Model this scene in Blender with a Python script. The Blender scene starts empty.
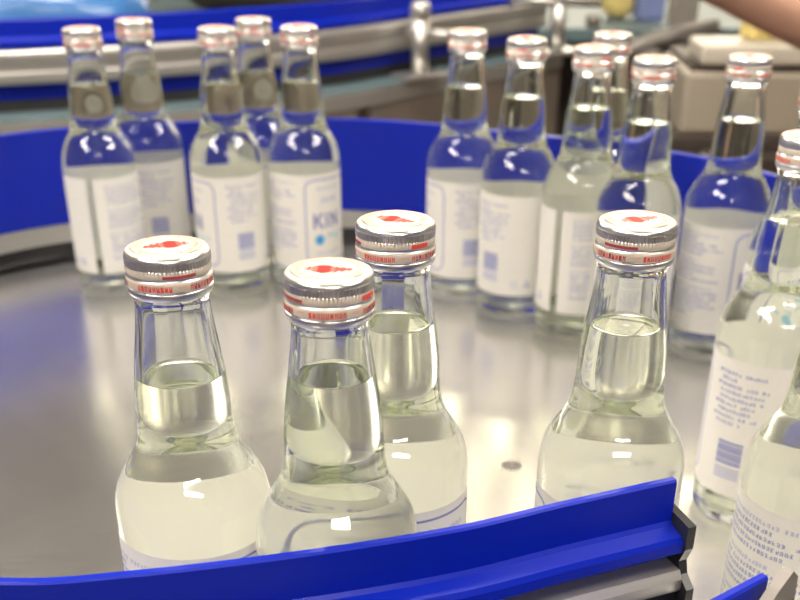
import bpy, math, random
from mathutils import Vector, Matrix
PI = math.pi
D = bpy.data
C = bpy.context.scene.collection
SC = bpy.context.scene
rnd = random.Random(11)

# ------------------------------------------------------------------ materials
def nt(name):
    m = D.materials.new(name); m.use_nodes = True
    n = m.node_tree.nodes; n.clear()
    o = n.new('ShaderNodeOutputMaterial')
    return m, n, m.node_tree.links, o
def pbr(name, col, rough=0.5, metal=0.0, spec=0.5, var=0.0, scale=20.0, bump=0.0, stretch=(1, 1, 1), coat=0.0, rvar=0.0):
    m, n, l, o = nt(name)
    b = n.new('ShaderNodeBsdfPrincipled')
    b.inputs['Base Color'].default_value = (*col, 1); b.inputs['Roughness'].default_value = rough
    b.inputs['Metallic'].default_value = metal; b.inputs['Specular IOR Level'].default_value = spec
    b.inputs['Coat Weight'].default_value = coat; b.inputs['Coat Roughness'].default_value = 0.1
    l.new(b.outputs[0], o.inputs[0])
    if var or bump or rvar:
        tc = n.new('ShaderNodeTexCoord'); mp = n.new('ShaderNodeMapping'); mp.inputs['Scale'].default_value = stretch
        no = n.new('ShaderNodeTexNoise'); no.inputs['Scale'].default_value = scale; no.inputs['Detail'].default_value = 5
        l.new(tc.outputs['Object'], mp.inputs[0]); l.new(mp.outputs[0], no.inputs['Vector'])
        if var:
            mr = n.new('ShaderNodeMapRange'); mr.inputs[1].default_value = .25; mr.inputs[2].default_value = .75
            mr.inputs[3].default_value = 1 - var; mr.inputs[4].default_value = 1 + var
            mx = n.new('ShaderNodeMix'); mx.data_type = 'RGBA'; mx.blend_type = 'MULTIPLY'; mx.inputs[0].default_value = 1
            mx.inputs[6].default_value = (*col, 1)
            l.new(no.outputs[0], mr.inputs[0]); l.new(mr.outputs[0], mx.inputs[7]); l.new(mx.outputs[2], b.inputs['Base Color'])
        if rvar:
            mr2 = n.new('ShaderNodeMapRange'); mr2.inputs[1].default_value = .25; mr2.inputs[2].default_value = .75
            mr2.inputs[3].default_value = max(.02, rough - rvar); mr2.inputs[4].default_value = rough + rvar
            l.new(no.outputs[0], mr2.inputs[0]); l.new(mr2.outputs[0], b.inputs['Roughness'])
        if bump:
            bp = n.new('ShaderNodeBump'); bp.inputs['Strength'].default_value = bump; bp.inputs['Distance'].default_value = .0004
            l.new(no.outputs[0], bp.inputs['Height']); l.new(bp.outputs[0], b.inputs['Normal'])
    return m
def glass(name, ior, col=(1, 1, 1)):
    m, n, l, o = nt(name)
    g = n.new('ShaderNodeBsdfGlass'); g.inputs['IOR'].default_value = ior; g.inputs['Roughness'].default_value = 0
    g.inputs['Color'].default_value = (*col, 1); l.new(g.outputs[0], o.inputs[0])
    return m
def paper(name, col, trans=.42):
    m, n, l, o = nt(name)
    d = n.new('ShaderNodeBsdfDiffuse'); t = n.new('ShaderNodeBsdfTranslucent'); mx = n.new('ShaderNodeMixShader')
    tc = n.new('ShaderNodeTexCoord'); no = n.new('ShaderNodeTexNoise'); no.inputs['Scale'].default_value = 300
    mr = n.new('ShaderNodeMapRange'); mr.inputs[3].default_value = .97; mr.inputs[4].default_value = 1.03
    mc = n.new('ShaderNodeMix'); mc.data_type = 'RGBA'; mc.blend_type = 'MULTIPLY'; mc.inputs[0].default_value = 1
    mc.inputs[6].default_value = (*col, 1)
    l.new(tc.outputs['Object'], no.inputs['Vector']); l.new(no.outputs[0], mr.inputs[0]); l.new(mr.outputs[0], mc.inputs[7])
    l.new(mc.outputs[2], d.inputs[0]); l.new(mc.outputs[2], t.inputs[0]); mx.inputs[0].default_value = trans
    gl = n.new('ShaderNodeBsdfGlossy'); gl.inputs['Roughness'].default_value = .35; m2 = n.new('ShaderNodeMixShader'); m2.inputs[0].default_value = .03
    l.new(d.outputs[0], mx.inputs[1]); l.new(t.outputs[0], mx.inputs[2])
    l.new(mx.outputs[0], m2.inputs[1]); l.new(gl.outputs[0], m2.inputs[2]); l.new(m2.outputs[0], o.inputs[0])
    return m
def emit(name, col, s):
    m, n, l, o = nt(name)
    e = n.new('ShaderNodeEmission'); e.inputs[0].default_value = (*col, 1); e.inputs[1].default_value = s
    l.new(e.outputs[0], o.inputs[0]); return m

M = dict(
    glass=glass('clear_glass', 1.5, (.985, .995, .985)),
    liq=glass('liquid_against_glass', 1.333 / 1.5, (.98, .992, .945)),
    liqtop=glass('liquid_surface', 1.333, (.98, .99, .96)),
    label=paper('white_label_paper', (.93, .91, .885), .5),
    blue=paper('pale_blue_ink', (.33, .37, .68), .75),
    mid=paper('faint_blue_ink', (.55, .58, .80), .75),
    dark=paper('dark_blue_ink', (.30, .31, .58), .75),
    cyan=paper('cyan_ink', (.10, .48, .85), .75),
    teal=paper('soft_teal_ink', (.45, .70, .86), .75),
    alu=pbr('cap_aluminium', (.78, .78, .80), .28, 1.0, var=.05, scale=400),
    cream=pbr('cap_cream_lacquer', (.62, .55, .455), .5, 0, .25, coat=.0, var=.02, scale=200),
    red=pbr('cap_red_ink', (.70, .07, .06), .5, var=.05, scale=500),
    pink=pbr('cap_faint_red_ink', (.74, .34, .28), .5, var=.05, scale=500),
    maroon=pbr('cap_dark_red_ink', (.36, .04, .06), .5, var=.05, scale=500),
    rail=pbr('blue_guide_plastic', (.003, .016, .37), .3, 0, .3, var=.02, scale=40),
    railsteel=pbr('rail_aluminium', (.50, .49, .47), .42, .8, var=.08, scale=60, stretch=(.2, .2, 6)),
    black=pbr('black_bracket_plastic', (.022, .022, .025), .4, var=.1, scale=60),
    rubber_and_shade=pbr('apron_rubber_and_gap_shade', (.03, .03, .03), .6, var=.15, scale=40),  # apron, and the shade strip under the conveyor rail
    steel=pbr('stainless_brushed', (.62, .60, .57), .35, .9, var=.08, scale=80),
    chrome=pbr('bright_post_steel', (.52, .51, .49), .3, .8, var=.05, scale=80),
    brown=pbr('brownish_side_panel', (.22, .185, .155), .5, .3, var=.1, scale=9),
    belt=pbr('teal_belt_plastic', (.10, .15, .165), .5, var=.12, scale=18),
    blueb=pbr('sky_blue_plastic_film', (.05, .18, .45), .25, 0, .6, var=.2, scale=9, bump=.3),
    creampaint=pbr('cream_machine_paint', (.34, .30, .24), .45, var=.05, scale=9),
    whitepaint=pbr('off_white_plate', (.55, .51, .43), .4, var=.04, scale=9),
    yellow=pbr('yellow_plastic', (.74, .60, .22), .5, var=.08, scale=30),
    darkbrown=pbr('dark_brown_machine', (.055, .042, .035), .5, var=.2, scale=8),
    cast=pbr('grey_cast_metal', (.20, .185, .17), .45, .5, var=.2, scale=30),
    bluebox=pbr('slate_blue_plastic', (.16, .20, .40), .5, var=.1, scale=30),
    wall=pbr('wall_paint', (.27, .255, .24), .7, var=.03, scale=3),
    ceil=pbr('ceiling_paint', (.24, .23, .225), .8, var=.03, scale=3),
    floor=pbr('floor_coating', (.16, .13, .11), .35, var=.12, scale=5),
    skin=pbr('skin', (.62, .36, .26), .5, var=.05, scale=40),
    navy=pbr('navy_work_cloth', (.03, .035, .07), .8, var=.15, scale=60),
    hair=pbr('black_hair', (.02, .017, .015), .5, var=.2, scale=90),
    capwhite=pbr('white_work_cap', (.8, .8, .8), .7, var=.04, scale=60),
    tube=emit('lamp_tube', (1, .91, .79), 24),
    added_glow=emit('added_warm_glow', (1, .90, .72), 6.0),  # glow of the added back wall panels
    panel=emit('warm_ceiling_panel', (1, .86, .63), 2.6),
)
def steel_disc():
    m, n, l, o = nt('turntable_steel')
    b = n.new('ShaderNodeBsdfPrincipled'); b.inputs['Metallic'].default_value = .92
    tc = n.new('ShaderNodeTexCoord'); 
    n1 = n.new('ShaderNodeTexNoise'); n1.inputs['Scale'].default_value = 9; n1.inputs['Detail'].default_value = 6
    n2 = n.new('ShaderNodeTexNoise'); n2.inputs['Scale'].default_value = 60; n2.inputs['Detail'].default_value = 6
    mp = n.new('ShaderNodeMapping'); mp.inputs['Scale'].default_value = (1.0, 4, 1); mp.inputs['Rotation'].default_value = (0, 0, -.7)
    l.new(tc.outputs['Object'], n1.inputs['Vector']); l.new(tc.outputs['Object'], mp.inputs[0]); l.new(mp.outputs[0], n2.inputs['Vector'])
    ad = n.new('ShaderNodeMath'); ad.operation = 'ADD'; l.new(n1.outputs[0], ad.inputs[0]); l.new(n2.outputs[0], ad.inputs[1])
    mr = n.new('ShaderNodeMapRange'); mr.inputs[1].default_value = .6; mr.inputs[2].default_value = 1.4; mr.inputs[3].default_value = .185; mr.inputs[4].default_value = .275
    l.new(ad.outputs[0], mr.inputs[0]); l.new(mr.outputs[0], b.inputs['Roughness'])
    cr = n.new('ShaderNodeMapRange'); cr.inputs[1].default_value = .6; cr.inputs[2].default_value = 1.4; cr.inputs[3].default_value = .68; cr.inputs[4].default_value = .78
    cc = n.new('ShaderNodeCombineColor'); 
    l.new(ad.outputs[0], cr.inputs[0])
    for i, k in enumerate((1.0, .985, .955)):
        mm = n.new('ShaderNodeMath'); mm.operation = 'MULTIPLY'; mm.inputs[1].default_value = k
        l.new(cr.outputs[0], mm.inputs[0]); l.new(mm.outputs[0], cc.inputs[i])
    # sparse pale scratches
    vo = n.new('ShaderNodeTexNoise'); vo.inputs['Scale'].default_value = 32; vo.inputs['Detail'].default_value = 2
    mp2 = n.new('ShaderNodeMapping'); mp2.inputs['Scale'].default_value = (.6, 9, 1); mp2.inputs['Rotation'].default_value = (0, 0, -.75)
    l.new(tc.outputs['Object'], mp2.inputs[0]); l.new(mp2.outputs[0], vo.inputs['Vector'])
    th = n.new('ShaderNodeMapRange'); th.inputs[1].default_value = .63; th.inputs[2].default_value = .76; th.inputs[3].default_value = 0; th.inputs[4].default_value = .55
    l.new(vo.outputs[0], th.inputs[0])
    mx = n.new('ShaderNodeMix'); mx.data_type = 'RGBA'; mx.inputs[7].default_value = (.85, .84, .82, 1)
    l.new(th.outputs[0], mx.inputs[0]); l.new(cc.outputs[0], mx.inputs[6]); l.new(mx.outputs[2], b.inputs['Base Color'])
    bp = n.new('ShaderNodeBump'); bp.inputs['Strength'].default_value = .008; bp.inputs['Distance'].default_value = .0004
    l.new(n2.outputs[0], bp.inputs['Height']); l.new(bp.outputs[0], b.inputs['Normal'])
    l.new(b.outputs[0], o.inputs[0]); return m
M['disc'] = steel_disc()

# ------------------------------------------------------------------ mesh helpers
class MB:
    def __init__(s): s.v = []; s.f = []; s.m = []; s.sm = []; s.swept = False
    def face(s, idx, mat=0, smooth=False): s.f.append(tuple(idx)); s.m.append(mat); s.sm.append(smooth)
    def poly(s, pts, mat=0, smooth=False):
        b = len(s.v); s.v += [tuple(p) for p in pts]; s.face(range(b, b + len(pts)), mat, smooth)
    def box(s, c, d, mat=0, rz=0.0, bev=0.0, tilt=None):
        hx, hy, hz = d[0] / 2, d[1] / 2, d[2] / 2
        R = Matrix.Rotation(rz, 3, 'Z')
        if tilt is not None: R = R @ tilt
        c = Vector(c)
        if bev <= 0:
            b = len(s.v)
            for z in (-hz, hz):
                for x, y in ((-hx, -hy), (hx, -hy), (hx, hy), (-hx, hy)): s.v.append(tuple(c + R @ Vector((x, y, z))))
            for q in ((0, 3, 2, 1), (4, 5, 6, 7), (0, 1, 5, 4), (1, 2, 6, 5), (2, 3, 7, 6), (3, 0, 4, 7)): s.face([b + i for i in q], mat)
            return
        def ring(ix, iy, z):
            o = []
            for sx, sy in ((-1, -1), (1, -1), (1, 1), (-1, 1)):
                a0 = math.atan2(sy, sx)
                for k in (-1, 0, 1):
                    a = a0 + k * PI / 4
                    o.append(c + R @ Vector((sx * (hx - bev) + math.cos(a) * ix, sy * (hy - bev) + math.sin(a) * iy, z)))
            return o
        rings = [ring(bev * .0001, bev * .0001, -hz), ring(bev * .7, bev * .7, -hz + bev * .3), ring(bev, bev, -hz + bev), ring(bev, bev, hz - bev), ring(bev * .7, bev * .7, hz - bev * .3), ring(bev * .0001, bev * .0001, hz)]
        n = 12; b = len(s.v)
        for r in rings: s.v += [tuple(p) for p in r]
        for i in range(len(rings) - 1):
            for j in range(n): s.face((b + i * n + j, b + i * n + (j + 1) % n, b + (i + 1) * n + (j + 1) % n, b + (i + 1) * n + j), mat)
        s.face([b + j for j in range(n)][::-1], mat); s.face([b + (len(rings) - 1) * n + j for j in range(n)], mat)
    def tube(s, pts, r, mat=0, n=14, caps=True):
        pts = [Vector(p) for p in pts]; rs = r if isinstance(r, (list, tuple)) else [r] * len(pts)
        b = len(s.v)
        for i, p in enumerate(pts):
            t = (pts[min(i + 1, len(pts) - 1)] - pts[max(i - 1, 0)]).normalized()
            up = Vector((0, 0, 1)) if abs(t.z) < .9 else Vector((1, 0, 0))
            a = t.cross(up).normalized(); q = a.cross(t)
            for k in range(n):
                w = 2 * PI * k / n; s.v.append(tuple(p + (a * math.cos(w) + q * math.sin(w)) * rs[i]))
        for i in range(len(pts) - 1):
            for k in range(n): s.face((b + i * n + k, b + i * n + (k + 1) % n, b + (i + 1) * n + (k + 1) % n, b + (i + 1) * n + k), mat, True)
        if caps:
            s.face([b + k for k in range(n)][::-1], mat); s.face([b + (len(pts) - 1) * n + k for k in range(n)], mat)
    def lathe(s, prof, n=48, mats=None, c=(0, 0, 0), smooth=True, mod=None):
        """prof: list of (r, z); mats: one per band"""
        b = len(s.v)
        for i, (r, z) in enumerate(prof):
            for k in range(n):
                w = 2 * PI * k / n; rr = mod(i, k, r) if mod else r
                s.v.append((c[0] + rr * math.cos(w), c[1] + rr * math.sin(w), c[2] + z))
        for i in range(len(prof) - 1):
            for k in range(n):
                s.face((b + i * n + k, b + i * n + (k + 1) % n, b + (i + 1) * n + (k + 1) % n, b + (i + 1) * n + k), mats[i] if mats else 0, smooth)
        return b
    def sweep(s, path, prof, mat=0, z0=0.0):
        """path: list of (x, y); prof: closed polygon of (o, z), o to the right of travel"""
        s.swept = True; n = len(prof); b = len(s.v); P = [Vector((p[0], p[1])) for p in path]
        for i, p in enumerate(P):
            t = (P[min(i + 1, len(P) - 1)] - P[max(i - 1, 0)]).normalized(); nr = Vector((t.y, -t.x))
            for (o, z) in prof: s.v.append((p.x + nr.x * o, p.y + nr.y * o, z0 + z))
        for i in range(len(P) - 1):
            for k in range(n): s.face((b + i * n + k, b + i * n + (k + 1) % n, b + (i + 1) * n + (k + 1) % n, b + (i + 1) * n + k), mat)
        s.face([b + k for k in range(n)], mat); s.face([b + (len(P) - 1) * n + k for k in range(n)][::-1], mat)
    def mesh(s, name, mats, recalc=False):
        me = D.meshes.new(name); me.from_pydata(s.v, [], s.f)
        for m in mats: me.materials.append(m)
        me.polygons.foreach_set('material_index', s.m); me.polygons.foreach_set('use_smooth', s.sm)
        if recalc:
            import bmesh
            bm = bmesh.new(); bm.from_mesh(me); bmesh.ops.recalc_face_normals(bm, faces=bm.faces); bm.to_mesh(me); bm.free()
        if s.swept: me.polygons.foreach_set('use_smooth', [True] * len(s.f)); me.set_sharp_from_angle(angle=math.radians(28))
        me.update(); return me
    def build(s, name, mats, parent=None, recalc=True):
        o = D.objects.new(name, s.mesh(name, mats if isinstance(mats, (list, tuple)) else [mats], recalc)); C.objects.link(o)
        if parent: o.parent = parent
        return o
def tag(o, label=None, cat=None, group=None, kind=None):
    for k, v in (('label', label), ('category', cat), ('group', group), ('kind', kind)):
        if v: o[k] = v
    return o
def empty(name, loc=(0, 0, 0), rz=0.0):
    o = D.objects.new(name, None); o.empty_display_size = .05; C.objects.link(o); o.location = loc; o.rotation_euler = (0, 0, rz); return o
def spline(pts, n=10):
    P = [Vector(p) for p in pts]; out = []
    for i in range(len(P) - 1):
        p0, p1, p2, p3 = P[max(i - 1, 0)], P[i], P[i + 1], P[min(i + 2, len(P) - 1)]
        for k in range(n):
            t = k / n
            out.append(.5 * ((2 * p1) + (p2 - p0) * t + (2 * p0 - 5 * p1 + 4 * p2 - p3) * t * t + (3 * p1 - p0 - 3 * p2 + p3) * t ** 3))
    out.append(P[-1]); return out

# ------------------------------------------------------------------ the bottle
mm = .001
NS = 96
HB = .1954
RB = 28.5
LZ0, LZ1 = 18.0, 92.0
GAP = 3                                             # columns of the 96 left bare between the label's two ends
OUT = [(0, 1.8), (12, 1.5), (20, .6), (23, 0), (25.5, .4), (27.4, 2.2), (28.3, 5), (RB, 9), (RB, LZ0)]
SHO = [(RB, LZ1), (RB, 95), (28.45, 100), (28.0, 105), (26.6, 110), (23.9, 115), (20.6, 120), (18.3, 125), (17.25, 130), (16.8, 136), (16.4, 143), (15.8, 150), (14.9, 157), (13.9, 164), (13.1, 170), (12.6, 175), (12.5, 178), (13.0, 180), (12.9, 182), (12.2, 184), (12.1, 193), (11.6, 194.2), (10.8, 194.6)]
INN = [(0, 7.5), (10, 7.1), (18, 6.6), (23, 7.6), (25.4, 10.5), (26.0, 15), (26.0, 60), (26.0, 93), (25.95, 99), (25.4, 104.5), (23.9, 109.5), (21.2, 114), (18.0, 119), (15.8, 124.5), (14.8, 130), (14.3, 136), (13.9, 143), (13.3, 150), (12.5, 157), (11.6, 164), (10.9, 170), (10.3, 176), (9.8, 182), (9.6, 190), (9.8, 194), (10.8, 194.6)]
def dense(pr, n=3):
    s = spline([(r, z, 0) for r, z in pr], n); return [(max(p[0], 0.0), p[1]) for p in s]
def inner_at(z, pr):
    for a, b in zip(pr, pr[1:]):
        if a[1] <= z <= b[1] and b[1] > a[1]: return a[0] + (b[0] - a[0]) * (z - a[1]) / (b[1] - a[1])
SH = dense(SHO, 3); IN = dense(INN, 3)
S = lambda pr: [(r * mm, z * mm) for r, z in pr]
def glass_mesh(fill):
    b = MB(); b.lathe(S(dense(OUT, 2)), NS)
    base = len(b.v); b.lathe(S([(RB, LZ0), (RB, 40), (RB, 70), (RB, LZ1)]), NS)
    # only the bare strip between the label's ends is glass to the air; elsewhere the label is glued on
    keep = []
    for f, m_, s_ in zip(b.f, b.m, b.sm):
        k = (min(f) - base) % NS if min(f) >= base else None
        if min(f) >= base:
            ks = sorted((i - base) % NS for i in f); col = ks[0] if ks[-1] - ks[0] == 1 else NS - 1
            if not (NS // 2 - 1 <= col < NS // 2 - 1 + GAP): continue
        keep.append((f, m_, s_))
    b.f = [k[0] for k in keep]; b.m = [k[1] for k in keep]; b.sm = [k[2] for k in keep]
    b.lathe(S(SH), NS)
    r = inner_at(fill, IN)
    pr = [(r, fill)] + [p for p in IN if p[1] > fill + .2 and p[0] > 0]
    n0 = len(b.f); b.lathe(S(pr), NS)
    for i in range(n0, len(b.f)): b.f[i] = b.f[i][::-1]          # these face the air inside the neck
    return b.mesh('glass_body', [M['glass']])
def liquid_mesh(fill):
    b = MB(); r = inner_at(fill, IN)
    i0 = next(i for i, p in enumerate(IN) if p[1] > 12)
    pr = IN[:i0] + [p for p in IN[i0:] if p[1] < fill - .2] + [(r, fill)]
    b.lathe(S(pr), NS)
    top = [(r, fill), (r - .5, fill - .5), (r - 1.3, fill - .8), (r - 3, fill - .9), (0.01, fill - .9)]
    b.lathe(S(top), NS, mats=[1] * 4)
    return b.mesh('liquid', [M['liq'], M['liqtop']])
def label_mesh():
    b = MB(); RL = RB + .05
    zs = [LZ0 + (LZ1 - LZ0) * i / 12 for i in range(13)]
    k0 = NS // 2 - 1 + GAP; cols = NS - GAP
    for z in zs:
        for j in range(cols + 1):
            w = 2 * PI * (k0 + j) / NS; b.v.append((RL * mm * math.cos(w), RL * mm * math.sin(w), z * mm))
    for i in range(12):
        for j in range(cols): q = i * (cols + 1) + j; b.face((q, q + 1, q + cols + 2, q + cols + 1), 0, True)
    RP = RL + .12
    def pt(s, z): w = s / RL; return (RP * mm * math.cos(w), RP * mm * math.sin(w), z * mm)
    def quad(p, mat):                                # p: four (s, z) corners; cut along the first edge
        L = max(abs(p[1][0] - p[0][0]), abs(p[2][0] - p[3][0])); n = max(1, int(L / 1.8 + .99))
        for i in range(n):
            a, c = i / n, (i + 1) / n
            li = lambda u, v, t: (u[0] + (v[0] - u[0]) * t, u[1] + (v[1] - u[1]) * t)
            b.poly([pt(*li(p[0], p[1], a)), pt(*li(p[0], p[1], c)), pt(*li(p[3], p[2], c)), pt(*li(p[3], p[2], a))], mat)
    def rect(s0, s1, z0, z1, mat): quad([(s0, z0), (s1, z0), (s1, z1), (s0, z1)], mat)
    def stroke(a, c, w, mat):
        dx, dz = c[0] - a[0], c[1] - a[1]; L = math.hypot(dx, dz); nx, nz = -dz / L * w / 2, dx / L * w / 2
        quad([(a[0] - nx, a[1] - nz), (c[0] - nx, c[1] - nz), (c[0] + nx, c[1] + nz), (a[0] + nx, a[1] + nz)], mat)
    R = random.Random(5)
    def glyph(s, z, h, mat):                         # unreadably small print: a few strokes per character
        w = h * .85; t = h * .17
        for q in range(R.choice((2, 3, 3))):
            zz = z + h * (.1 + .4 * q) * .9; rect(s + R.uniform(0, .25) * w, s + w * R.uniform(.7, 1), zz, zz + t, mat)
        for q in range(R.choice((1, 2))):
            ss = s + w * R.choice((.1, .42, .75)); rect(ss, ss + t, z + R.uniform(0, .2) * h, z + h * R.uniform(.75, 1), mat)
    def line(s0, s1, z, h, mat, bullet=False, indent=0):
        if bullet: rect(s0, s0 + h * .8, z + h * .1, z + h * .9, mat)
        s = s0 + (h * 1.2 if bullet or indent else 0)
        while s + h < s1:
            if R.random() > .08: glyph(s, z, h, mat)
            s += h
    # front panel: rounded border, heading, big letters, blue drop
    x1, za, zb, rc = 22.0, 22.5, 88.0, 7.0; pts = []
    for cx, cz, a0 in ((x1 - rc, zb - rc, 0), (-x1 + rc, zb - rc, 90), (-x1 + rc, za + rc, 180), (x1 - rc, za + rc, 270)):
        for k in range(7): a = math.radians(a0 + 15 * k); pts.append((cx + rc * math.cos(a), cz + rc * math.sin(a)))
    for i in range(len(pts)): stroke(pts[i], pts[(i + 1) % len(pts)], 1.0, 1)
    line(-13, 13, 80, 2.6, 2); line(-9, 9, 70, 4.0, 2)
    for a, c in (((-15, 50), (-15, 62)), ((-14, 55.5), (-8.5, 62)), ((-13, 56.5), (-8, 50)),          # K
                 ((-4.6, 50), (-4.6, 62)),                                                              # I
                 ((0, 50), (0, 62)), ((0, 61.5), (7, 50.5)), ((7, 50), (7, 62))): stroke(a, c, 2.1, 3)   # N
    for i in range(20):
        a, c = 2 * PI * i / 20, 2 * PI * (i + 1) / 20
        b.poly([pt(-11, 41), pt(-11 + 4 * math.cos(a), 41 + 4 * math.sin(a)), pt(-11 + 4 * math.cos(c), 41 + 4 * math.sin(c))], 4)
    for a, c in (((-5, 42), (-1, 45)), ((-1, 45), (2, 42)), ((4, 43), (9, 45.5)), ((4, 41), (10, 41)), ((12, 43), (15, 45))): stroke(a, c, 1.5, 5)
    line(-14, 14, 29, 2.2, 2)
    # back panel beside it: bulleted lines over a barcode
    z = 84
    for bl, e in ((1, 60), (0, 44), (1, 62), (0, 60), (0, 61), (1, 57), (0, 55), (1, 60), (0, 50)):
        line(32, e, z, 1.9, 1, bool(bl), 1); z -= 3.3
    for k in range(9): rect(38.5, 52.5, 36 + k * 1.45, 36 + k * 1.45 + (1.05, .8, 1.15)[k % 3], 1)
    for k in range(4): rect(38.5, 52.5, 28 + k * 1.7, 28.9 + k * 1.7, 2)
    # small recycling triangle and ring
    for a, c in (((73.5, 25), (78.5, 25)), ((78.5, 25), (76, 29.5)), ((76, 29.5), (73.5, 25))): stroke(a, c, .7, 1)
    for a, c in (((64, 25), (68, 25)), ((68, 25), (68, 29)), ((68, 29), (64, 29)), ((64, 29), (64, 25))): stroke(a, c, .5, 2)
    # second text column up to the border
    z = 85
    for i in range(17):
        if i in (5, 10): z -= 2.2
        line(102, 151 - R.choice((0, 0, 4, 14, 20)), z, 1.9, 1 if i % 5 else 2, i in (0, 5, 10), 0); z -= 3.2
    return b.mesh('label', [M['label'], M['blue'], M['mid'], M['dark'], M['cyan'], M['teal']])
def cap_mesh():
    n = 280; z = lambda d: (HB - d * mm)
    pr = [(0.01, 0), (11.6, 0), (11.9, .25), (12.6, .3), (13.4, .75), (14.0, 1.7), (14.15, 2.6), (14.15, 2.8), (14.2, 4.9), (14.0, 5.1), (14.0, 7.2), (13.6, 7.6), (13.6, 8.1), (14.2, 8.4), (14.3, 9.0), (14.3, 11.4), (14.1, 11.7), (12.9, 11.8)]
    mats = [1, 0, 1, 1, 0, 0, 0, 0, 0, 1, 0, 0, 0, 1, 1, 0, 0]
    b = MB()
    b.lathe([(r * mm, z(d)) for r, d in pr], n, mats, mod=lambda i, k, r: (r - .9 * mm if (i in (7, 8) and k % 4 > 1) else r))
    for i in range(len(b.f)):
        if i // n == 7: b.sm[i] = False
    R = random.Random(9); zt = HB + .05 * mm
    def disc(cx, cy, r, mat, jag=0.0, sy=1.0, m=26):
        P = []
        for k in range(m): a = 2 * PI * k / m; q = r * (1 - jag * (k % 2)); P.append(((cx + q * math.cos(a)) * mm, (cy + q * sy * math.sin(a)) * mm, zt))
        for k in range(m): b.poly([(cx * mm, cy * mm, zt), P[k], P[(k + 1) % m]], mat)
    # the printed crest: a solid round mark with a ragged fan either side and small characters round the rim
    disc(1.4, .6, 3.9, 2, .06)
    ridge = [(-7.6, .6), (-6.6, 2.0), (-5.8, 1.1), (-4.6, 3.1), (-3.6, 1.9), (-2.2, 4.2), (-.8, 3.4), (1.4, 5.0), (3.2, 3.2), (4.2, 4.0), (5.4, 1.9), (6.3, 2.6), (7.5, .7)]
    for a, c in zip(ridge, ridge[1:]):
        dip = lambda q: -q[1] * .55
        b.poly([(a[0] * mm, dip(a) * mm, zt), (c[0] * mm, dip(c) * mm, zt), (c[0] * mm, c[1] * mm, zt), (a[0] * mm, a[1] * mm, zt)], 2 if int(a[0] * 3) % 3 else 3)
    for k in range(34):
        if k % 9 == 8: continue
        a = 2 * PI * k / 34; r0, r1 = 8.8, 10.4
        for q in range(2):
            a0 = a + q * .06; da = .03 if R.random() > .4 else .05
            b.poly([(r * mm * math.cos(w), r * mm * math.sin(w), zt) for r, w in ((r0, a0), (r1, a0), (r1, a0 + da), (r0, a0 + da))], 3)
    for k in range(96):
        a, c = 2 * PI * k / 96, 2 * PI * (k + 1) / 96
        b.poly([(r * mm * math.cos(w), r * mm * math.sin(w), zt) for r, w in ((11.1, a), (11.1, c), (11.45, c), (11.45, a))], 3)
    # red characters on the lower printed band
    def side(a0, a1, d0, d1, mat, rr=14.42):
        k = max(1, int((a1 - a0) / .06))
        for i in range(k):
            u, v = a0 + (a1 - a0) * i / k, a0 + (a1 - a0) * (i + 1) / k
            b.poly([(rr * mm * math.cos(w), rr * mm * math.sin(w), z(d)) for w, d in ((u, d1), (v, d1), (v, d0), (u, d0))], mat)
    for blk in range(5):
        A = blk * 2 * PI / 5
        for k in range(9):
            a = A + k * .095; mat = 2 if blk % 2 else 4 if k % 3 else 2
            side(a, a + .022, 9.3, 11.2, mat); side(a + .045, a + .067, 9.3, 11.2, mat)
            side(a, a + .067, R.choice((9.3, 10.1, 10.8)), R.choice((9.75, 10.5, 11.2)), mat)
        side(A + .95, A + 1.16, 9.6, 9.9, 3)
    side(.2, 1.1, 6.0, 7.0, 4, 14.12); side(2.5, 3.0, 5.5, 7.1, 2, 14.12); side(4.4, 5.2, 6.0, 7.0, 4, 14.12)
    return b.mesh('cap', [M['alu'], M['cream'], M['red'], M['pink'], M['maroon']])
def band_mesh():
    b = MB(); z = lambda d: (HB - d * mm)
    pr = [(12.9, 12.0), (14.1, 12.1), (14.25, 12.5), (14.15, 13.6), (13.8, 14.5), (13.3, 15.0), (12.8, 15.1)]
    b.lathe([(r * mm, z(d)) for r, d in pr], 96)
    for k in range(8):                               # the bridges that tear when the cap is opened
        a = 2 * PI * k / 8
        b.box((13.9 * mm * math.cos(a), 13.9 * mm * math.sin(a), z(11.9)), (.5 * mm, 1.2 * mm, .7 * mm), 0, a)
    return b.mesh('tamper_band', [M['alu']])
LAB, CAP, BAND = label_mesh(), cap_mesh(), band_mesh()
_cache = {}
def bottle_meshes(fill):
    if fill not in _cache: _cache[fill] = (glass_mesh(fill), liquid_mesh(fill))
    return _cache[fill]
def part(name, me, par, rz=0.0):
    o = D.objects.new(name, me); C.objects.link(o); o.parent = par; o.rotation_euler = (0, 0, rz); return o
def place_bottle(x, y, face, fill, capdeg, label, group):
    """face: which bearing of the label (0 = middle of the front panel) is turned to where the photographer stood"""
    az = math.atan2(-y, -x) - math.radians(face)
    r = empty('glass_bottle', (x, y, 0), az)
    tag(r, label, 'bottle', group)
    g, q = bottle_meshes(fill)
    part('glass_body', g, r); part('liquid', q, r); part('label', LAB, r)
    c = part('cap', CAP, r, math.radians(capdeg) - az); part('tamper_band', BAND, c)
    return r
FR, LG, RG, SG = 'bottles along the near rail', 'bottles at the back left of the turntable', 'bottles at the back right of the turntable', 'bottles leaving at the right edge'
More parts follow.
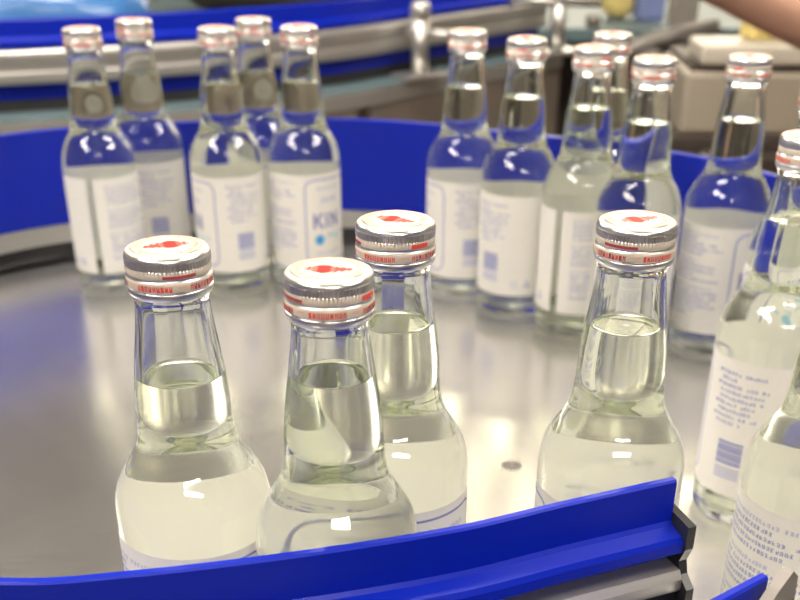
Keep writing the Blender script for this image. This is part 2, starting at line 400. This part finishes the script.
BT = [
 (-.0763, .3610, -30, 151, 20, 'clear capped bottle at the left end of the near row, farthest from its neighbours', FR),
 (-.0222, .3373, 205, 161, 175, 'clear capped bottle nearest the blue near rail, middle of the close three', FR),
 (-.0018, .3928, -40, 158, 150, 'clear capped bottle tucked behind the nearest bottle, third from left in the near row', FR),
 (.0832, .3936, 95, 157, 200, 'clear capped bottle standing alone by the end of the blue near rail', FR),
 (-.2368, .9040, 202, 157, 40, 'outermost left bottle of the back left cluster, bare strip showing between label ends', LG),
 (-.2085, .9545, 84, 157, 80, 'back left bottle half hidden behind the outermost left bottle, barcode showing', LG),
 (-.1375, .9085, 68, 157, 10, 'middle bottle at the front of the back left cluster, barcode and text facing out', LG),
 (-.1165, .9630, 20, 157, 120, 'rearmost bottle of the back left cluster, between and behind two others', LG),
 (-.0769, .9175, -43, 157, 55, 'right-hand bottle of the back left cluster, big blue letters on its label', LG),
 (.0490, .8945, 74, 157, 30, 'leftmost bottle of the back right row, label border left and barcode right', RG),
 (.0885, .8530, 132, 157, 95, 'second bottle from left in the back right row, barcode near its label left edge', RG),
 (.1300, .8120, 213, 157, 140, 'third bottle from left in the back right row, bare strip between its label ends', RG),
 (.1530, .8790, 100, 157, 60, 'bottle behind the back right row, only cap and neck edge showing between two necks', RG),
 (.1612, .7638, 250, 157, 15, 'back right bottle directly behind the cap of the lone near bottle', RG),
 (.2238, .7722, -63, 157, 70, 'last full bottle at the right of the back right row, text left and border right', RG),
 (.1885, .5340, 116, 157, 100, 'bottle at the right edge with bulleted blue text over a barcode', SG),
 (.1630, .3850, 285, 157, 35, 'nearest bottle in the lower right corner, neck cut off by the frame', SG),
 (.2400, .6700, 30, 157, 85, 'bottle mostly cut off by the right edge behind the barcode bottle', SG),
]
for a in BT: place_bottle(*a)

# ------------------------------------------------------------------ turntable
TC = (-.05, .62)
t = empty('turntable', (TC[0], TC[1], 0))
tag(t, 'large round brushed steel turntable carrying all the bottles', 'turntable')
b = MB(); n = 128
b.lathe([(.0001, 0), (.4195, 0), (.4212, -.001), (.422, -.003), (.422, -.010), (.0001, -.010)], n, smooth=False); b.build('table_top', M['disc'], t)
b = MB(); b.lathe([(.0001, -.0101), (.36, -.0101), (.37, -.03), (.37, -.24), (.0001, -.24)], 64, smooth=False); b.build('drum', M['steel'], t)
b = MB(); b.lathe([(.405, -.0115), (.49, -.0105), (.49, -.05), (.405, -.05), (.405, -.0115)], 96, smooth=False); b.build('apron', M['rubber_and_shade'], t)
for i in range(4):
    a = PI / 4 + i * PI / 2; b = MB(); cx, cy = .40 * math.cos(a), .40 * math.sin(a)
    b.tube([(cx, cy, -.05), (cx, cy, -.86)], .025); b.lathe([(.0001, -.86), (.045, -.86), (.045, -.9), (.0001, -.9)], 20, c=(cx, cy, 0)); b.build('leg', M['steel'], t)
b = MB(); b.tube([(-.283, -.283, -.5), (.283, .283, -.5)], .018); b.tube([(.283, -.283, -.5), (-.283, .283, -.5)], .018); b.tube([(0, 0, -.24), (0, 0, -.55)], .06); b.build('drive_shaft', M['steel'], t)
b = MB(); b.lathe([(.0058, -.0002), (.0058, .0003), (.0050, .0006), (.0034, .0006), (.0030, .0002), (.0001, .0002)], 32, c=(.0653 - TC[0], .581 - TC[1], 0))
o = b.build('screw', M['cast'], t); o['label'] = 'small countersunk screw in the turntable top'

# ------------------------------------------------------------------ guide rails
BLADE = [(0, .029), (.0036, .029), (.0036, .0795), (.0105, .0800), (.0122, .0815), (.0122, .0855), (.0110, .0875), (.0048, .0890), (.0036, .0905), (.0036, .1062), (.0029, .107), (.0007, .107), (0, .1062)]
HOLD = [(0, .013), (.014, .013), (.014, .027), (.0066, .027), (.0066, .066), (.014, .066), (.0145, .067), (.0145, .0712), (.0125, .0742), (.0038, .0746), (.0038, .0285), (0, .0285)]
WEB = [(.0067, .0272), (.0125, .0272), (.0125, .0658), (.0067, .0658)]
def guide(name, label, path, sgn, z0=0.0, blade=BLADE, hold=HOLD):
    r = empty(name, (path[0][0], path[0][1], 0)); tag(r, label, 'guide rail')
    ox, oy = path[0][0], path[0][1]
    P = [(p[0] - ox, p[1] - oy) for p in path]
    bl = [(o_ * sgn, z) for o_, z in blade]; ho = [(o_ * sgn, z) for o_, z in hold]
    m = MB(); m.sweep(P, bl, 0, z0); m.build('blade', M['rail'], r)
    m = MB(); m.sweep(P, ho, 0, z0); m.build('holder_bar', M['railsteel'], r)
    if hold is HOLD: m = MB(); m.sweep(P, [(o_ * sgn, z) for o_, z in WEB], 0, z0); m.build('mounting_strip', M['black'], r)
    return r, P
def frame_at(P, i):
    a, c = Vector(P[max(i - 1, 0)]), Vector(P[min(i + 1, len(P) - 1)]); t = (c - a).normalized(); return Vector(P[i]), t, Vector((t.y, -t.x))
back = [(p.x, p.y) for p in spline([(-.50, .60, 0), (-.462, .74, 0), (-.40, .858, 0), (-.325, .945, 0), (-.265, .980, 0), (-.188, 1.000, 0), (-.12, 1.012, 0), (-.048, 1.015, 0), (.016, 1.000, 0), (.085, .965, 0), (.16, .925, 0), (.222, .880, 0), (.267, .816, 0), (.298, .74, 0), (.315, .66, 0), (.318, .56, 0)], 8)]
r, P = guide('guide_rail', 'long curved blue guide rail behind the bottles at the back of the turntable', back, -1, z0=.003)
m = MB(); m.sweep(P, [(-.004, -.0095), (-.009, -.0095), (-.009, .0155), (-.004, .0155)]); m.build('gap_shade_strip', M['black'], r)  # black strip standing in for the shade in the gap below the rail
for i in (10, 44, 76, 106):
    p, tt, nn = frame_at(P, i); nn = -nn; m = MB(); c = p + nn * .045
    m.tube([(c.x, c.y, -.0105), (c.x, c.y, .09)], .008); q = p + nn * .013
    m.tube([(c.x, c.y, .055), (q.x, q.y, .055)], .006); m.box((c.x, c.y, .055), (.026, .026, .03), 0, math.atan2(tt.y, tt.x), .003)
    m.build('bracket', M['chrome'], r)
near = [(p.x, p.y) for p in spline([(-.33, .395, 0), (-.265, .335, 0), (-.195, .298, 0), (-.1236, .2885, 0), (-.0844, .2925, 0), (-.0321, .3045, 0), (.0171, .3198, 0), (.0553, .3369, 0), (.0975, .3550, 0)], 16)]
r, P = guide('guide_rail', 'blue guide rail across the bottom of the picture in front of the near bottles', near, 1, z0=.007)
p, tt, nn = frame_at(P, len(P) - 1); ang = math.atan2(tt.y, tt.x)
m = MB()                                             # black end clamp: an outline with a notch, 6 mm thick
LZ = .007
outl = [(-.001, .011), (.0175, .011), (.0175, .068), (.0125, .072), (.0110, .077), (.0135, .083), (.0135, .0925), (-.001, .0945)]
bk = []
for dt in (.0002, .0036):
    for o_, z in outl: w = p + tt * dt + nn * o_; bk.append((w.x, w.y, z + LZ))
k = len(outl); bb = len(m.v); m.v += bk
for i in range(k): m.face((bb + i, bb + (i + 1) % k, bb + k + (i + 1) % k, bb + k + i), 0)
m.face(range(bb, bb + k), 0); m.face(list(range(bb + k, bb + 2 * k))[::-1], 0)
w = p - tt * .02 + nn * .0165; m.box((w.x, w.y, .045), (.04, .006, .045), 0, ang, .001)
o = m.build('end_bracket', M['black'], r); o['label'] = 'black clamp at the rail end'
w = p - tt * .014 + nn * .0195; m = MB(); m.tube([(w.x, w.y, .060), (w.x + nn.x * .004, w.y + nn.y * .004, .060)], .005, n=6); m.build('bolt', M['chrome'], r)
for i, d in ((12, .12), (48, .165)):
    p, tt, nn = frame_at(P, i); m = MB(); c = p + nn * d
    m.tube([(c.x, c.y, -.0105), (c.x, c.y, .07)], .008); q = p + nn * .013; m.tube([(c.x, c.y, .045), (q.x, q.y, .045)], .006); m.build('bracket', M['chrome'], r)
out_ = [(.007, .222), (.061, .261), (.095, .2865), (.1160, .3025)]
r, P = guide('guide_rail', 'tip of a short blue guide rail at the bottom edge right of the black clamp', out_, 1)
p, tt, nn = frame_at(P, 0); m = MB(); c = p + nn * .075
m.tube([(c.x, c.y, -.0105), (c.x, c.y, .06)], .008); q = p + nn * .013; m.tube([(c.x, c.y, .04), (q.x, q.y, .04)], .006); m.build('bracket', M['chrome'], r)
p, tt, nn = frame_at(P, 3)
m = MB(); k0 = p + nn * .0075 + tt * .0045
prof = [(0, .034), (0, .104), (-.001, .114), (-.004, .117), (-.010, .112), (-.020, .101), (-.03, .086), (-.03, .034)]
bb = len(m.v); k = len(prof)
for dn in (0, .004):
    for a_, z in prof: w = k0 + tt * a_ + nn * dn; m.v.append((w.x, w.y, z - .004))
for i in range(k): m.face((bb + i, bb + (i + 1) % k, bb + k + (i + 1) % k, bb + k + i), 0)
m.face(range(bb, bb + k), 0); m.face(list(range(bb + k, bb + 2 * k))[::-1], 0)
w = k0 - tt * .004 + nn * .002; m.box((w.x, w.y, .04), (.03, .004, .012), 0, math.atan2(tt.y, tt.x))
o = m.build('end_plate', M['cast'], r); o['label'] = 'grey steel plate with a rounded tip'

# ------------------------------------------------------------------ conveyor behind
edge = [(p.x, p.y) for p in spline([(-1.25, 1.40, 0), (-.85, 1.525, 0), (-.553, 1.619, 0), (-.32, 1.707, 0), (-.094, 1.846, 0), (.06, 2.010, 0), (.20, 2.165, 0), (.30, 2.28, 0)], 8)]
cv = empty('conveyor', (-.32, 1.707, 0)); tag(cv, 'curved conveyor with a teal belt and brown-grey sides behind the turntable', 'conveyor')
loc = [(x + .32, y - 1.707) for x, y in edge]
def cut(a, c): return loc[a:c + 1]
m = MB(); m.sweep(loc, [(.0, -.024), (-.42, -.024), (-.42, -.008), (-.0, -.008)][::-1]); m.build('belt', M['belt'], cv)
m = MB(); m.sweep(loc, [(.006, -.035), (.006, -.012), (-.002, -.012), (-.002, -.035)]); m.build('edge_strip', M['railsteel'], cv)
for a, c in ((0, 33), (34, 47), (48, len(loc) - 1)):
    m = MB(); m.sweep(cut(a, c), [(.003, -.30), (.003, -.0365), (-.012, -.0365), (-.012, -.30)]); m.build('side_panel', M['brown'], cv)
m = MB(); m.sweep(loc, [(-.41, -.30), (-.41, -.025), (-.42, -.025), (-.42, -.30)]); m.build('rear_panel', M['brown'], cv)
p, tt, nn = frame_at(loc, 31); m = MB(); m.tube([(p.x + nn.x * .002, p.y + nn.y * .002, -.075), (p.x + nn.x * .012, p.y + nn.y * .012, -.075)], .007, n=8); m.build('bolt', M['cast'], cv)
for i in (4, 20, 38, 54):
    p, tt, nn = frame_at(loc, i); c = p - nn * .1; m = MB(); m.box((c.x, c.y, -.6), (.05, .05, .6), 0, math.atan2(tt.y, tt.x), .004); m.build('leg', M['steel'], cv)
def off(P, d):
    o = []
    for i in range(len(P)): p, tt, nn = frame_at(P, i); q = p + nn * d; o.append((q.x, q.y))
    return o
rp = off(edge, -.062)
FBL = [(0, .013), (.007, .013), (.007, .081), (.014, .083), (.014, .090), (.007, .094), (.007, .115), (.005, .117), (0, .117)]
FHO = [(.0072, .036), (.026, .036), (.029, .039), (.029, .050), (.026, .052), (.026, .064), (.029, .066), (.029, .076), (.026, .079), (.0072, .079)]
r, P = guide('guide_rail', 'blurred blue and silver guide rail along the conveyor at the top left', rp, 1, z0=-.005, blade=FBL, hold=FHO)
m = MB(); m.sweep(P, [(.001, -.008), (.004, -.008), (.004, .0128), (.001, .0128)]); m.build('under_rail_shade', M['rubber_and_shade'], r)  # dark shading beneath the rail, put in as a black strip
def clamp_post(x, y, h, label, arm, tip):
    q = empty('clamp_post', (x, y, -.008)); tag(q, label, 'post', 'posts on the conveyor edge')
    m = MB(); m.box((0, 0, .004), (.085, .05, .008), 0, .6, .002); m.build('base_plate', M['chrome'], q)
    m = MB(); m.tube([(0, 0, .008), (0, 0, h)], .014, n=18); m.lathe([(.014, h), (.017, h + .004), (.017, h + .018), (.012, h + .026), (.0001, h + .028)], 18); m.build('pole', M['chrome'], q)
    m = MB(); m.tube([arm[0], arm[1]], .008); m.build('arm', M['chrome'], q)
    m = MB(); m.lathe([(.0001, -.012), (.012, -.010), (.014, 0), (.012, .010), (.0001, .012)], 14, c=tip); m.build('knob', M['cast'], q)
clamp_post(.031, 1.975, .088, 'chrome post with a rounded top standing left on the conveyor edge', ((-.022, .022, .066), (.10, .035, .058)), (-.045, .03, .066))
clamp_post(.287, 2.235, .088, 'chrome post carrying a flat crossbar, right on the conveyor edge', ((-.09, -.012, .092), (.075, .0, .086)), (.065, .01, .055))

# sky blue plastic film sacks behind the far rail
def sack(name, label, c, d, seed, mat, cat, rz=0.0):
    R = random.Random(seed); m = MB(); nu, nv = 28, 14; ph = [R.uniform(0, 6.28) for _ in range(6)]
    for j in range(nv + 1):
        v = PI * j / nv - PI / 2
        for i in range(nu):
            u = 2 * PI * i / nu; k = 1 + .06 * math.sin(5 * u + ph[0] + 3 * v) + .05 * math.sin(9 * u + ph[1]) * math.cos(4 * v + ph[2])
            sg = lambda t, e: math.copysign(abs(t) ** e, t)
            x, y, z = sg(math.cos(v), .55) * sg(math.cos(u), .6) * k, sg(math.cos(v), .55) * sg(math.sin(u), .6) * k, sg(math.sin(v), .7)
            m.v.append((d[0] / 2 * x, d[1] / 2 * y, d[2] / 2 * (z + 1)))
    for j in range(nv):
        for i in range(nu): m.face((j * nu + i, j * nu + (i + 1) % nu, (j + 1) * nu + (i + 1) % nu, (j + 1) * nu + i), 0, True)
    o = m.build(name, M[mat]); o.location = c; o.rotation_euler = (0, 0, rz); tag(o, label, cat); return o
sack('plastic_sack', 'sky blue plastic sack lying behind the far rail, left corner', (-.80, 1.83, -.008), (.22, .20, .150), 3, 'blueb', 'sack', .3)
sack('plastic_sack', 'long flat teal-blue plastic sack behind the far rail, left of the dark gap', (-.545, 1.93, -.008), (.28, .18, .152), 8, 'blueb', 'sack', .35)

# ------------------------------------------------------------------ machinery at the right
q = empty('machine_cabinet', (.685, 2.03, -.9)); tag(q, 'dark brown machine cabinet under the cream cover at the right', 'cabinet')
m = MB(); m.box((0, 0, .40), (.53, .36, .80), 0, 0, .01); m.build('body', M['darkbrown'], q)
m = MB(); m.box((0, 0, .811), (.51, .34, .022), 0, 0, .003); m.build('top_sheet', M['darkbrown'], q)
m = MB(); m.tube([(-.262, -.21, .782), (-.215, -.21, .795), (-.19, -.21, .800)], .008); m.tube([(-.255, -.178, .784), (-.255, -.21, .784)], .006); m.tube([(-.20, -.178, .798), (-.20, -.21, .798)], .006); m.build('handle', M['steel'], q)
q = empty('machine_cover', (.56, 1.98, -.078)); tag(q, 'cream two-tier machine cover with an off-white top plate at the right', 'machine cover')
m = MB(); m.box((.04, 0, .0475), (.30, .22, .095), 0, -.03, .008); m.build('lower_housing', M['creampaint'], q)
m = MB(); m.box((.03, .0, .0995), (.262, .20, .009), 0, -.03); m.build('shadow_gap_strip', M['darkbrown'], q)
m = MB(); m.box((.012, -.05, .1185), (.205, .12, .029), 0, -.03, .006); m.build('top_plate', M['whitepaint'], q)
q = MB(); q.box((0, 0, .022), (.07, .05, .044), 0, .2, .006); q.box((.0, 0, .047), (.045, .03, .008), 0, .2, .003)
o = q.build('yellow_block', M['yellow']); o.location = (.585, 1.955, .0552); tag(o, 'yellow plastic block on the off-white plate under the arm', 'block')
q = empty('black_post', (.735, 2.14, -.078)); tag(q, 'black post beside the cream cover at the right edge', 'post')
m = MB(); m.box((0, 0, .075), (.04, .05, .15), 0, 0, .004); m.build('upright', M['black'], q)
m = MB(); m.lathe([(.0001, 0), (.032, 0), (.032, .006), (.0001, .006)], 20); m.build('foot', M['black'], q)
# drive unit: gear housing, shaft, arms
q = empty('drive_unit', (.50, 2.36, -.9)); tag(q, 'grey cast metal drive unit with slanted shafts left of the cream cover', 'drive unit')
m = MB(); m.box((-.02, .06, .415), (.14, .14, .83), 0, .2, .01); m.build('pedestal', M['darkbrown'], q)
m = MB(); m.box((-.02, .05, .862), (.13, .10, .06), 0, .35, .012); m.tube([(-.02, -.03, .862), (-.02, -.09, .855)], .032, n=22); m.build('gear_housing', M['cast'], q)
m = MB(); m.tube([(-.13, -.03, .855), (-.02, -.02, .90), (.11, .0, .925)], .016); m.tube([(-.05, -.07, .825), (.07, -.05, .87)], .012); m.build('shaft', M['cast'], q)
m = MB(); m.lathe([(.0001, -.012), (.03, -.012), (.034, -.006), (.034, .006), (.03, .012), (.0001, .012)], 24, c=(.07, -.05, .90)); m.tube([(.07, -.05, .84), (.07, -.05, .91)], .012); m.build('wheel', M['darkbrown'], q)
q = empty('support_column', (.60, 2.62, -.9)); tag(q, 'pale grey square column at the top edge behind the drive unit', 'column')
m = MB(); m.box((0, 0, .7), (.055, .055, 1.4), 0, 0, .005); m.build('upright', M['steel'], q)
m = MB(); m.box((0, 0, .006), (.14, .14, .012), 0, 0, .002); m.build('foot_plate', M['steel'], q)
# low work bench at the back with small things on it
q = empty('work_bench', (.30, 3.02, -.9)); tag(q, 'blue-grey work bench across the back beyond the conveyor', 'bench')
m = MB(); m.box((0, 0, .865), (1.9, .62, .03), 0, 0, .004); m.build('bench_top', M['belt'], q)
for sx in (-.88, .88):
    for sy in (-.26, .26): m = MB(); m.box((sx, sy, .425), (.05, .05, .85), 0, 0, .004); m.build('leg', M['steel'], q)
m = MB(); m.box((0, .28, .5), (1.75, .02, .6), 0); m.build('back_panel', M['darkbrown'], q)
sack('yellow_bag', 'upright yellow bag on the back bench at the top edge', (.51, 2.9, -.0195), (.07, .07, .12), 4, 'yellow', 'bag', .2)
o = MB(); o.box((0, 0, .035), (.06, .07, .07), 0, .1, .006); o.box((0, 0, .073), (.066, .076, .008), 0, .1, .003)
o = o.build('blue_box', M['bluebox']); o.location = (.575, 2.86, -.0195); tag(o, 'small slate blue box on the back bench right of the yellow bag', 'box')
sack('dark_sack', 'dark brown sack on the back bench above the far rail', (-.30, 3.0, -.0195), (.46, .32, .22), 6, 'darkbrown', 'sack')
sack('brown_sack', 'grey-brown sack on the back bench at the top centre', (.13, 3.02, -.0195), (.30, .3, .2), 12, 'brown', 'sack')

# ------------------------------------------------------------------ person reaching in at the top right
def skin_mesh(name, joints, bones, root, sub=2):
    me = D.meshes.new(name); me.from_pydata([j[0] for j in joints], bones, []); o = D.objects.new(name, me); C.objects.link(o)
    md = o.modifiers.new('skin', 'SKIN'); md.use_smooth_shade = True
    for v, j in zip(me.skin_vertices[0].data, joints):
        rr = j[1]; v.radius = rr if isinstance(rr, tuple) else (rr, rr)
    me.skin_vertices[0].data[root].use_root = True
    s_ = o.modifiers.new('sub', 'SUBSURF'); s_.levels = sub; s_.render_levels = sub
    dg = bpy.context.evaluated_depsgraph_get(); me2 = D.meshes.new_from_object(o.evaluated_get(dg)); D.objects.remove(o); return me2
px, py = .86, 1.53
J = []; Bn = []
def jt(p, r): J.append((p, r)); return len(J) - 1
pel = jt((px, py, .03), (.135, .115)); wa = jt((px - .01, py, .16), (.125, .105)); ch = jt((px - .03, py, .36), (.15, .12)); up = jt((px - .04, py, .47), (.12, .1)); nk = jt((px - .05, py, .555), .052); hb = jt((px - .075, py, .60), .06)
hd = jt((px - .09, py, .665), (.078, .088)); ht = jt((px - .085, py, .745), (.07, .08))
Bn += [(pel, wa), (wa, ch), (ch, up), (up, nk), (nk, hb), (hb, hd), (hd, ht)]
for s_ in (-1, 1):
    hi = jt((px, py + s_ * .09, -.05), .088); kn = jt((px - .01, py + s_ * .10, -.42), .058); an = jt((px + .02, py + s_ * .10, -.80), .04); to = jt((px - .13, py + s_ * .11, -.868), .03)
    Bn += [(pel, hi), (hi, kn), (kn, an), (an, to)]
ay = 1.35
shn = jt((px - .05, py - .165, .44), .06); eln = jt((.655, ay, .100), .047); fm = jt((.56, ay, .128), .046); f2 = jt((.46, ay, .154), .041); wrn = jt((.36, ay, .190), .034); pa = jt((.315, ay, .208), (.024, .036)); pk = jt((.275, ay, .220), (.015, .034))
Bn += [(up, shn), (shn, eln), (eln, fm), (fm, f2), (f2, wrn), (wrn, pa), (pa, pk)]
for k, (dy, L) in enumerate(((-.028, .062), (-.010, .072), (.009, .068), (.026, .052))):
    a = jt((.262, ay + dy, .232), .0095); c = jt((.262 - L * .5, ay + dy * 1.1, .228), .0088); e = jt((.262 - L * .9, ay + dy * 1.1, .212), .0075)
    Bn += [(pk, a), (a, c), (c, e)]
a = jt((.310, ay - .046, .216), .012); c = jt((.284, ay - .064, .210), .0105); e = jt((.262, ay - .068, .203), .0085); Bn += [(pa, a), (a, c), (c, e)]
shf = jt((px - .05, py + .17, .44), .058); elf = jt((px + .0, py + .22, .17), .046); wrf = jt((px - .1, py + .2, -.03), .028); paf = jt((px - .13, py + .2, -.10), (.02, .034))
Bn += [(up, shf), (shf, elf), (elf, wrf), (wrf, paf)]
for k, dy in enumerate((-.026, -.009, .009, .026)):
    a = jt((px - .15, py + .2 + dy, -.15), .009); c = jt((px - .145, py + .2 + dy, -.19), .008); Bn += [(paf, a), (a, c)]
a = jt((px - .16, py + .165, -.10), .011); c = jt((px - .18, py + .155, -.14), .009); Bn += [(paf, a), (a, c)]
body = skin_mesh('body', J, Bn, pel)
body.materials.append(M['skin']); body.materials.append(M['navy'])
for pg in body.polygons:
    c = pg.center
    cloth = c.z < .52 and not (c.x < px - .125 and c.z > .05 and c.z < .29 and c.y < py - .06) and not (c.z < .0 and c.y > py + .13 and c.z > -.25) and not (c.y > py + .15 and c.z < .16 and c.z > -.25)
    pg.material_index = 1 if cloth else 0; pg.use_smooth = True
person = D.objects.new('person', body); C.objects.link(person)
tag(person, 'person in dark work clothes reaching a bare forearm across the top right corner', 'person')
m = MB(); m.lathe([(.094, .0), (.098, .03), (.09, .075), (.06, .105), (.0001, .115)], 28, c=(px - .083, py, .70)); m.build('work_cap', M['capwhite'], person)
m = MB(); m.lathe([(.085, -.03), (.096, .0), (.097, .012), (.088, .012)], 28, c=(px - .072, py, .69)); m.build('hair', M['hair'], person)
m = MB()
for s_ in (-1, 1):
    m = MB(); m.lathe([(.0001, -.009), (.008, -.005), (.010, 0), (.008, .005), (.0001, .009)], 12, c=(px - .165, py + s_ * .033, .672)); m.build('eye', M['black'], person)
m = MB(); m.tube([(px - .165, py, .675), (px - .185, py, .645), (px - .168, py, .637)], [.009, .014, .008]); m.build('nose', M['skin'], person)
m = MB(); m.tube([(px - .160, py - .025, .612), (px - .168, py, .614), (px - .160, py + .025, .612)], [.004, .007, .004]); m.build('mouth', M['red'], person)
for s_ in (-1, 1):
    m = MB(); m.tube([(px - .085, py + s_ * .086, .635), (px - .078, py + s_ * .094, .66), (px - .082, py + s_ * .088, .685)], [.008, .014, .009]); m.build('ear', M['skin'], person)

# ------------------------------------------------------------------ room and lamps
X0, X1, Y0, Y1, ZF, ZC = -4.2, 4.8, -3.6, 6.8, -.9, 2.1
def slab(name, c, d, mat):
    m = MB(); m.box((0, 0, 0), d); o = m.build(name, M[mat]); o.location = c; o['kind'] = 'structure'; return o
cx, cy, wx, wy, hz = (X0 + X1) / 2, (Y0 + Y1) / 2, X1 - X0, Y1 - Y0, ZC - ZF
slab('floor', (cx, cy, ZF - .05), (wx + .2, wy + .2, .1), 'floor')
slab('ceiling', (cx, cy, ZC + .05), (wx + .2, wy + .2, .1), 'ceil')
slab('wall_back', (cx, Y1 + .05, ZF + hz / 2), (wx + .2, .1, hz), 'wall')
slab('wall_front', (cx, Y0 - .05, ZF + hz / 2), (wx + .2, .1, hz), 'wall')
slab('wall_left', (X0 - .05, cy, ZF + hz / 2), (.1, wy, hz), 'wall')
slab('wall_right', (X1 + .05, cy, ZF + hz / 2), (.1, wy, hz), 'wall')
def strip_lamp(x, y, label, rz=0.0):
    q = empty('strip_lamp', (x, y, ZC), rz); tag(q, label, 'ceiling lamp', 'long opal strip lamps on the ceiling')
    m = MB(); m.box((0, 0, -.03), (1.62, .42, .06), 0, 0, .006); m.build('housing', M['whitepaint'], q)
    m = MB(); m.box((0, 0, -.0701), (1.54, .34, .02), 0, 0, .008); m.build('diffuser', M['tube'], q)
strip_lamp(-.35, 1.10, 'opal strip ceiling lamp above the turntable, just left of its middle', .15)
strip_lamp(-1.45, -.50, 'opal strip ceiling lamp to the left of where the photographer stood', -1.05)
strip_lamp(1.75, .35, 'opal strip ceiling lamp above the exit side to the right', 1.2)
strip_lamp(-2.6, 3.0, 'opal strip ceiling lamp over the far left aisle', PI / 2)
strip_lamp(.5, -2.2, 'opal strip ceiling lamp behind the photographer')
for i in range(3):  # added glowing panels out of view, there to brighten the turntable's reflection
    x = .95 + 1.35 * i; zc = 1.4
    m = MB()
    for sx in (-1, 1): m.box((sx * .6, 0, 0), (.05, .05, 1.05))
    for sz in (-1, 0, 1): m.box((0, 0, sz * .5), (1.2, .05, .05))
    o = m.build('added_glow_panel_%d' % (i + 1), M['whitepaint']); o.location = (x, Y1 - .026, zc); o['kind'] = 'structure'
    m = MB(); m.box((0, .008, 0), (1.18, .008, .98)); m.build('pane', M['added_glow'], o)
for i in range(3):
    for j in range(2):
        q = empty('panel_lamp', (.90 + i * 1.3, 4.35 + j * 1.42, ZC)); tag(q, 'large warm ceiling light panel, %s row, %s' % (('nearer', 'farther')[j], ('left', 'middle', 'right')[i]), 'ceiling lamp', 'warm ceiling panels')
        m = MB()
        for s_ in (-1, 1): m.box((s_ * .635, 0, -.012), (.03, 1.36, .024)); m.box((0, s_ * .665, -.012), (1.24, .03, .024))
        m.build('frame', M['whitepaint'], q)
        m = MB(); m.box((0, 0, -.010), (1.238, 1.298, .012)); m.build('diffuser', M['panel'], q)
w = D.worlds.new('world'); SC.world = w; w.use_nodes = True
w.node_tree.nodes['Background'].inputs[0].default_value = (.8, .82, .85, 1); w.node_tree.nodes['Background'].inputs[1].default_value = .3

# ------------------------------------------------------------------ camera
F, YC, TH, RO, H = 1118.0, 542.4, .55038, .001825, .30353
cam = D.cameras.new('camera'); co = D.objects.new('camera', cam); C.objects.link(co); SC.camera = co
cam.sensor_fit = 'HORIZONTAL'; cam.sensor_width = 36; cam.lens = F / 800 * 36
cam.shift_x = 0; cam.shift_y = (YC - 300) / 800
cam.clip_start = .01; cam.clip_end = 60
co.matrix_world = Matrix.Translation((0, 0, H)) @ Matrix.Rotation(PI / 2 - TH, 4, 'X') @ Matrix.Rotation(RO, 4, 'Z')
cam.dof.use_dof = True; cam.dof.focus_distance = .39; cam.dof.aperture_fstop = cam.lens / 3.6

SC.view_settings.view_transform = 'Standard'; SC.view_settings.look = 'None'; SC.view_settings.gamma = 1; SC.view_settings.exposure = 0.8
SC.view_settings.use_curve_mapping = False
cy_ = SC.cycles
cy_.max_bounces = 32; cy_.transmission_bounces = 32; cy_.glossy_bounces = 8; cy_.diffuse_bounces = 5; cy_.transparent_max_bounces = 8
cy_.caustics_reflective = True; cy_.caustics_refractive = True; cy_.blur_glossy = .3; cy_.sample_clamp_indirect = 6
cy_.use_denoising = True
try: cy_.denoiser = 'OPENIMAGEDENOISE'
except Exception: pass
